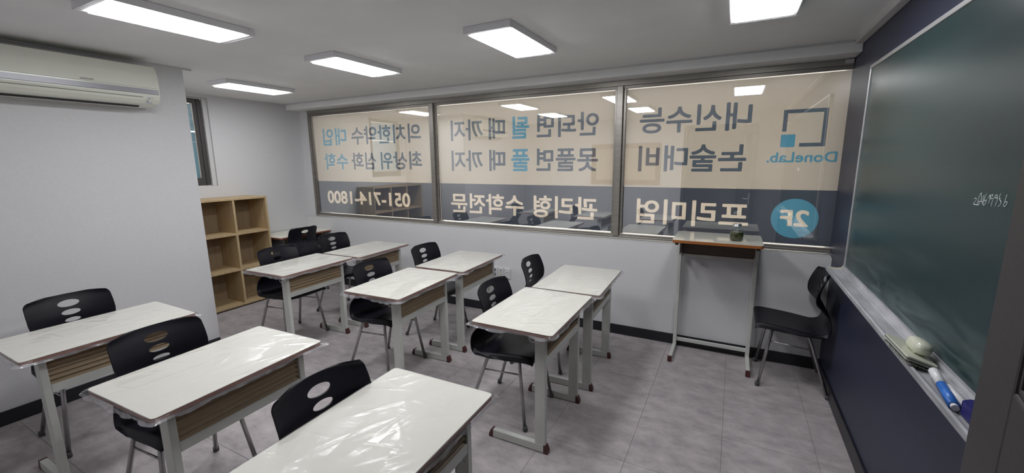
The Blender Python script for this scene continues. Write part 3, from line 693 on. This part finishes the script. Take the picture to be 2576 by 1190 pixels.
# ------------------------------------------------------------------ wall plates
def plate(xc, lab, kind):
    o = tag(empty('outlet_plate', (xc, 0, .440)), lab, 'outlet', 'white wall plates on the window wall')
    f = MB(); f.box(-.0345,.0345,-.010,-.0002,-.055,.055,.003); f.build('faceplate', 'white', o)
    if kind == 0:
        for z in (.024,-.024):
            q = MB(); q.poly_extrude([(.019*math.cos(k*PI/12), z+.019*math.sin(k*PI/12)) for k in range(24)], 'y', -.0112, -.0100); s = q.build('socket_well', 'acgrey', o)
            q = MB()
            for dx in (-.008,.008): q.poly_extrude([(dx+.003*math.cos(k*PI/6), z+.003*math.sin(k*PI/6)) for k in range(12)], 'y', -.0120, -.0112)
            q.build('pin_hole', 'black', s)
    elif kind == 1:
        MB().box(-.022,.022,-.0115,-.0100,-.040,.040,.001).build('insert', 'white', o)
        MB().box(-.009,.010,-.0130,-.0115,-.034,.018,.001).build('slide_cover', 'ivory', o)
        q = MB(); q.poly_extrude([(.0065*math.cos(k*PI/8), .026+.0065*math.sin(k*PI/8)) for k in range(16)], 'y', -.0135, -.0115); q.build('aerial_jack', 'black', o)
    else:
        MB().box(-.022,.022,-.0115,-.0100,-.040,.040,.001).build('insert', 'white', o)
        q = MB(); q.box(-.012,-.003,-.0122,-.0115,.006,.009); q.box(.003,.012,-.0122,-.0115,.006,.009); q.box(-.012,-.009,-.0122,-.0115,-.006,.004); q.box(.009,.012,-.0122,-.0115,-.006,.004); q.build('port_marks', 'foot', o)
plate(-2.820, 'white twin socket plate, left of the three wall plates', 0)
plate(-2.7465, 'white aerial plate with one round hole, middle of three', 1)
plate(-2.673, 'white data plate, right of the three wall plates', 2)

# ------------------------------------------------------------------ chalkboard, tray and what lies on it
cb = tag(empty('chalkboard', (-.01, -1.9, .9)), 'large green chalkboard with aluminium rim on the navy wall', 'chalkboard')
K = lambda o: at(o, cb)
BY0, BY1, BZ0, BZ1 = -3.70, -.490, .910, 2.100
K(MB().box(-.020, -.0005, BY0+.01, BY1-.01, BZ0+.005, BZ1-.01).build('writing_surface', 'board'))
f = MB(); f.box(-.027, -.0005, BY0, BY1, BZ1-.020, BZ1, .003); f.box(-.027, -.0005, BY1-.017, BY1, BZ0, BZ1-.020, .003); f.box(-.027, -.0005, BY0, BY0+.017, BZ0, BZ1-.020, .003)
K(f.build('rim', 'alu'))
TX = -.108
f = MB(); f.poly_extrude([(-.0005,.878),(-.10,.878),(TX-.004,.884),(TX-.006,.905),(TX+.002,.907),(TX+.004,.897),(TX+.012,.8935),(TX+.014,.8965),(TX+.018,.8965),(TX+.020,.893),(-.045,.893),(-.043,.8955),(-.030,.8985),(-.0225,.913),(-.0225,.922),(-.0005,.922)], 'y', BY0, BY1+.012)
K(f.build('chalk_tray', 'tray'))
f = MB(); f.poly_extrude([(-.0005,.880),(TX+.010,.885),(TX+.006,.898),(TX+.012,.902),(-.050,.900),(-.030,.905),(-.022,.920),(-.0005,.924)], 'y', BY1+.0125, BY1+.026); K(f.build('tray_end_cap', 'ivory'))
S = [[(-1.914,1.455),(-1.921,1.457),(-1.927,1.455),(-1.926,1.45),(-1.914,1.439),(-1.941,1.438)],[(-1.95,1.467),(-1.95,1.473),(-1.946,1.473),(-1.941,1.462),(-1.939,1.446),(-1.941,1.439),(-1.947,1.439),(-1.951,1.447),(-1.948,1.45),(-1.94,1.446)],[(-1.955,1.467),(-1.956,1.451),(-1.962,1.449)],[(-1.966,1.469),(-1.965,1.456),(-1.965,1.442)],[(-1.982,1.475),(-1.976,1.47),(-1.971,1.455),(-1.971,1.441),(-1.979,1.443),(-1.984,1.454),(-1.979,1.456),(-1.972,1.451)],[(-1.988,1.461),(-1.998,1.473)],[(-1.998,1.472),(-2.001,1.461),(-1.998,1.448)],[(-2.012,1.469),(-2.012,1.472),(-2.008,1.474),(-2.005,1.47),(-2.005,1.462),(-2.013,1.463),(-2.02,1.464),(-2.015,1.451),(-2.015,1.441)],[(-2.039,1.466),(-2.027,1.467),(-2.025,1.47),(-2.03,1.475),(-2.036,1.471),(-2.04,1.462),(-2.035,1.444)],[(-2.051,1.48),(-2.048,1.473),(-2.048,1.466),(-2.059,1.458),(-2.06,1.452),(-2.049,1.444)],[(-2.049,1.466),(-2.056,1.469)],[(-2.081,1.479),(-2.077,1.461),(-2.073,1.448)],[(-2.077,1.457),(-2.085,1.461),(-2.089,1.458),(-2.085,1.45),(-2.08,1.447),(-2.077,1.449)]]
f = MB()
for s in S: f.tube(smooth_path([(-.0203, a, b_) for a, b_ in s], 4), .0010, 6)
K(f.build('chalk_writing', 'chalk'))
# eraser: fluffy pad under an ivory plate with an oval grip, lying tilted across the tray
er = tag(empty('chalkboard_eraser', (-.090, -1.842, .9035)), 'ivory eraser with rounded grip and fluffy pad on the chalk tray', 'eraser')
er.rotation_euler = (0, math.radians(17), math.radians(2))
f = MB(); f.poly_extrude(rrect(.084,.205,.008), 'z', .018, .023, m='ivoryg'); f.build('plate', 'ivoryg', er)
f = MB(); f.poly_extrude(rrect(.087,.208,.008), 'z', .013, .0178); f.build('pad_layer', 'felt2', er); f = MB(); f.poly_extrude(rrect(.084,.205,.008), 'z', .009, .0128); f.build('pad_layer', 'felt', er)
R_ = random.Random(5); b_ = bmesh.new(); nx, ny = 22, 54; Gd = []
for i in range(nx+1): Gd.append([b_.verts.new((-.049+.095*i/nx+R_.uniform(-.0018,.0018), -.110+.220*j/ny+R_.uniform(-.0018,.0018), .002+.0035*noise.noise(Vector((i*1.7,j*1.9,1)))-R_.random()*.002)) for j in range(ny+1)])
for i in range(nx):
    for j in range(ny): b_.faces.new((Gd[i][j], Gd[i+1][j], Gd[i+1][j+1], Gd[i][j+1]))
bmesh.ops.solidify(b_, geom=list(b_.faces), thickness=.008); f = MB(); f.add(b_); f.build('fluffy_pad', 'felt', er)
b_ = bmesh.new(); bmesh.ops.create_uvsphere(b_, u_segments=40, v_segments=24, radius=1)
for v in b_.verts:
    x, y, z = v.co; sx = math.copysign(abs(x)**.85, x); sy = math.copysign(abs(y)**.72, y); sz = math.copysign(abs(z)**.8, z); v.co = (sx*.028, sy*.054, sz*.025)
f = MB(); f.add(b_, smooth=True); f.build('grip', 'ivoryg', er, loc=(.012, -.006, .046))
MB().box(-.006, .030, -.040, .028, .0232, .036, .004).build('grip_neck', 'ivoryg', er)
def marker(p, q, r, lab, flip):
    p, q = Vector(p), Vector(q); o = tag(empty('chalk_marker', p), lab, 'marker'); d_ = (q-p); n_ = d_.normalized(); L_ = d_.length
    Z = Vector((0,0,0))
    a_, c_ = ('white', 'blue') if not flip else ('white', 'dblue'); k = .40 if not flip else .80
    MB().tube([Z, n_*.006, n_*(L_*k)], r*1.06).build('cap', a_, o); MB().tube([n_*(L_*k), n_*(L_*.94)], r).build('barrel', c_, o); MB().tube([n_*(L_*.94), n_*L_], r*.72).build('end_plug', 'white' if not flip else 'dblue', o)
marker((-.066,-1.985,.9145), (-.089,-2.208,.9065), .0125, 'blue marker with white cap on the chalk tray', 0)
marker((-.062,-2.075,.9065), (-.060,-2.245,.9065), .0115, 'white marker lying behind the blue one on the tray', 1)
be = tag(empty('board_wiper', (-.055, -2.27, .8965)), 'dark blue wiper on the tray half hidden by the door', 'eraser')
f = MB(); f.poly_extrude(rrect(.055,.14,.02), 'z', .003, .040); bmesh.ops.bevel(f.bm, geom=list(f.bm.edges), offset=.004, segments=2, affect='EDGES'); f.build('handle', 'dblue', be)
MB().box(-.026,.026,-.068,.068,0,.0035,.001).build('pad', 'felt2', be)
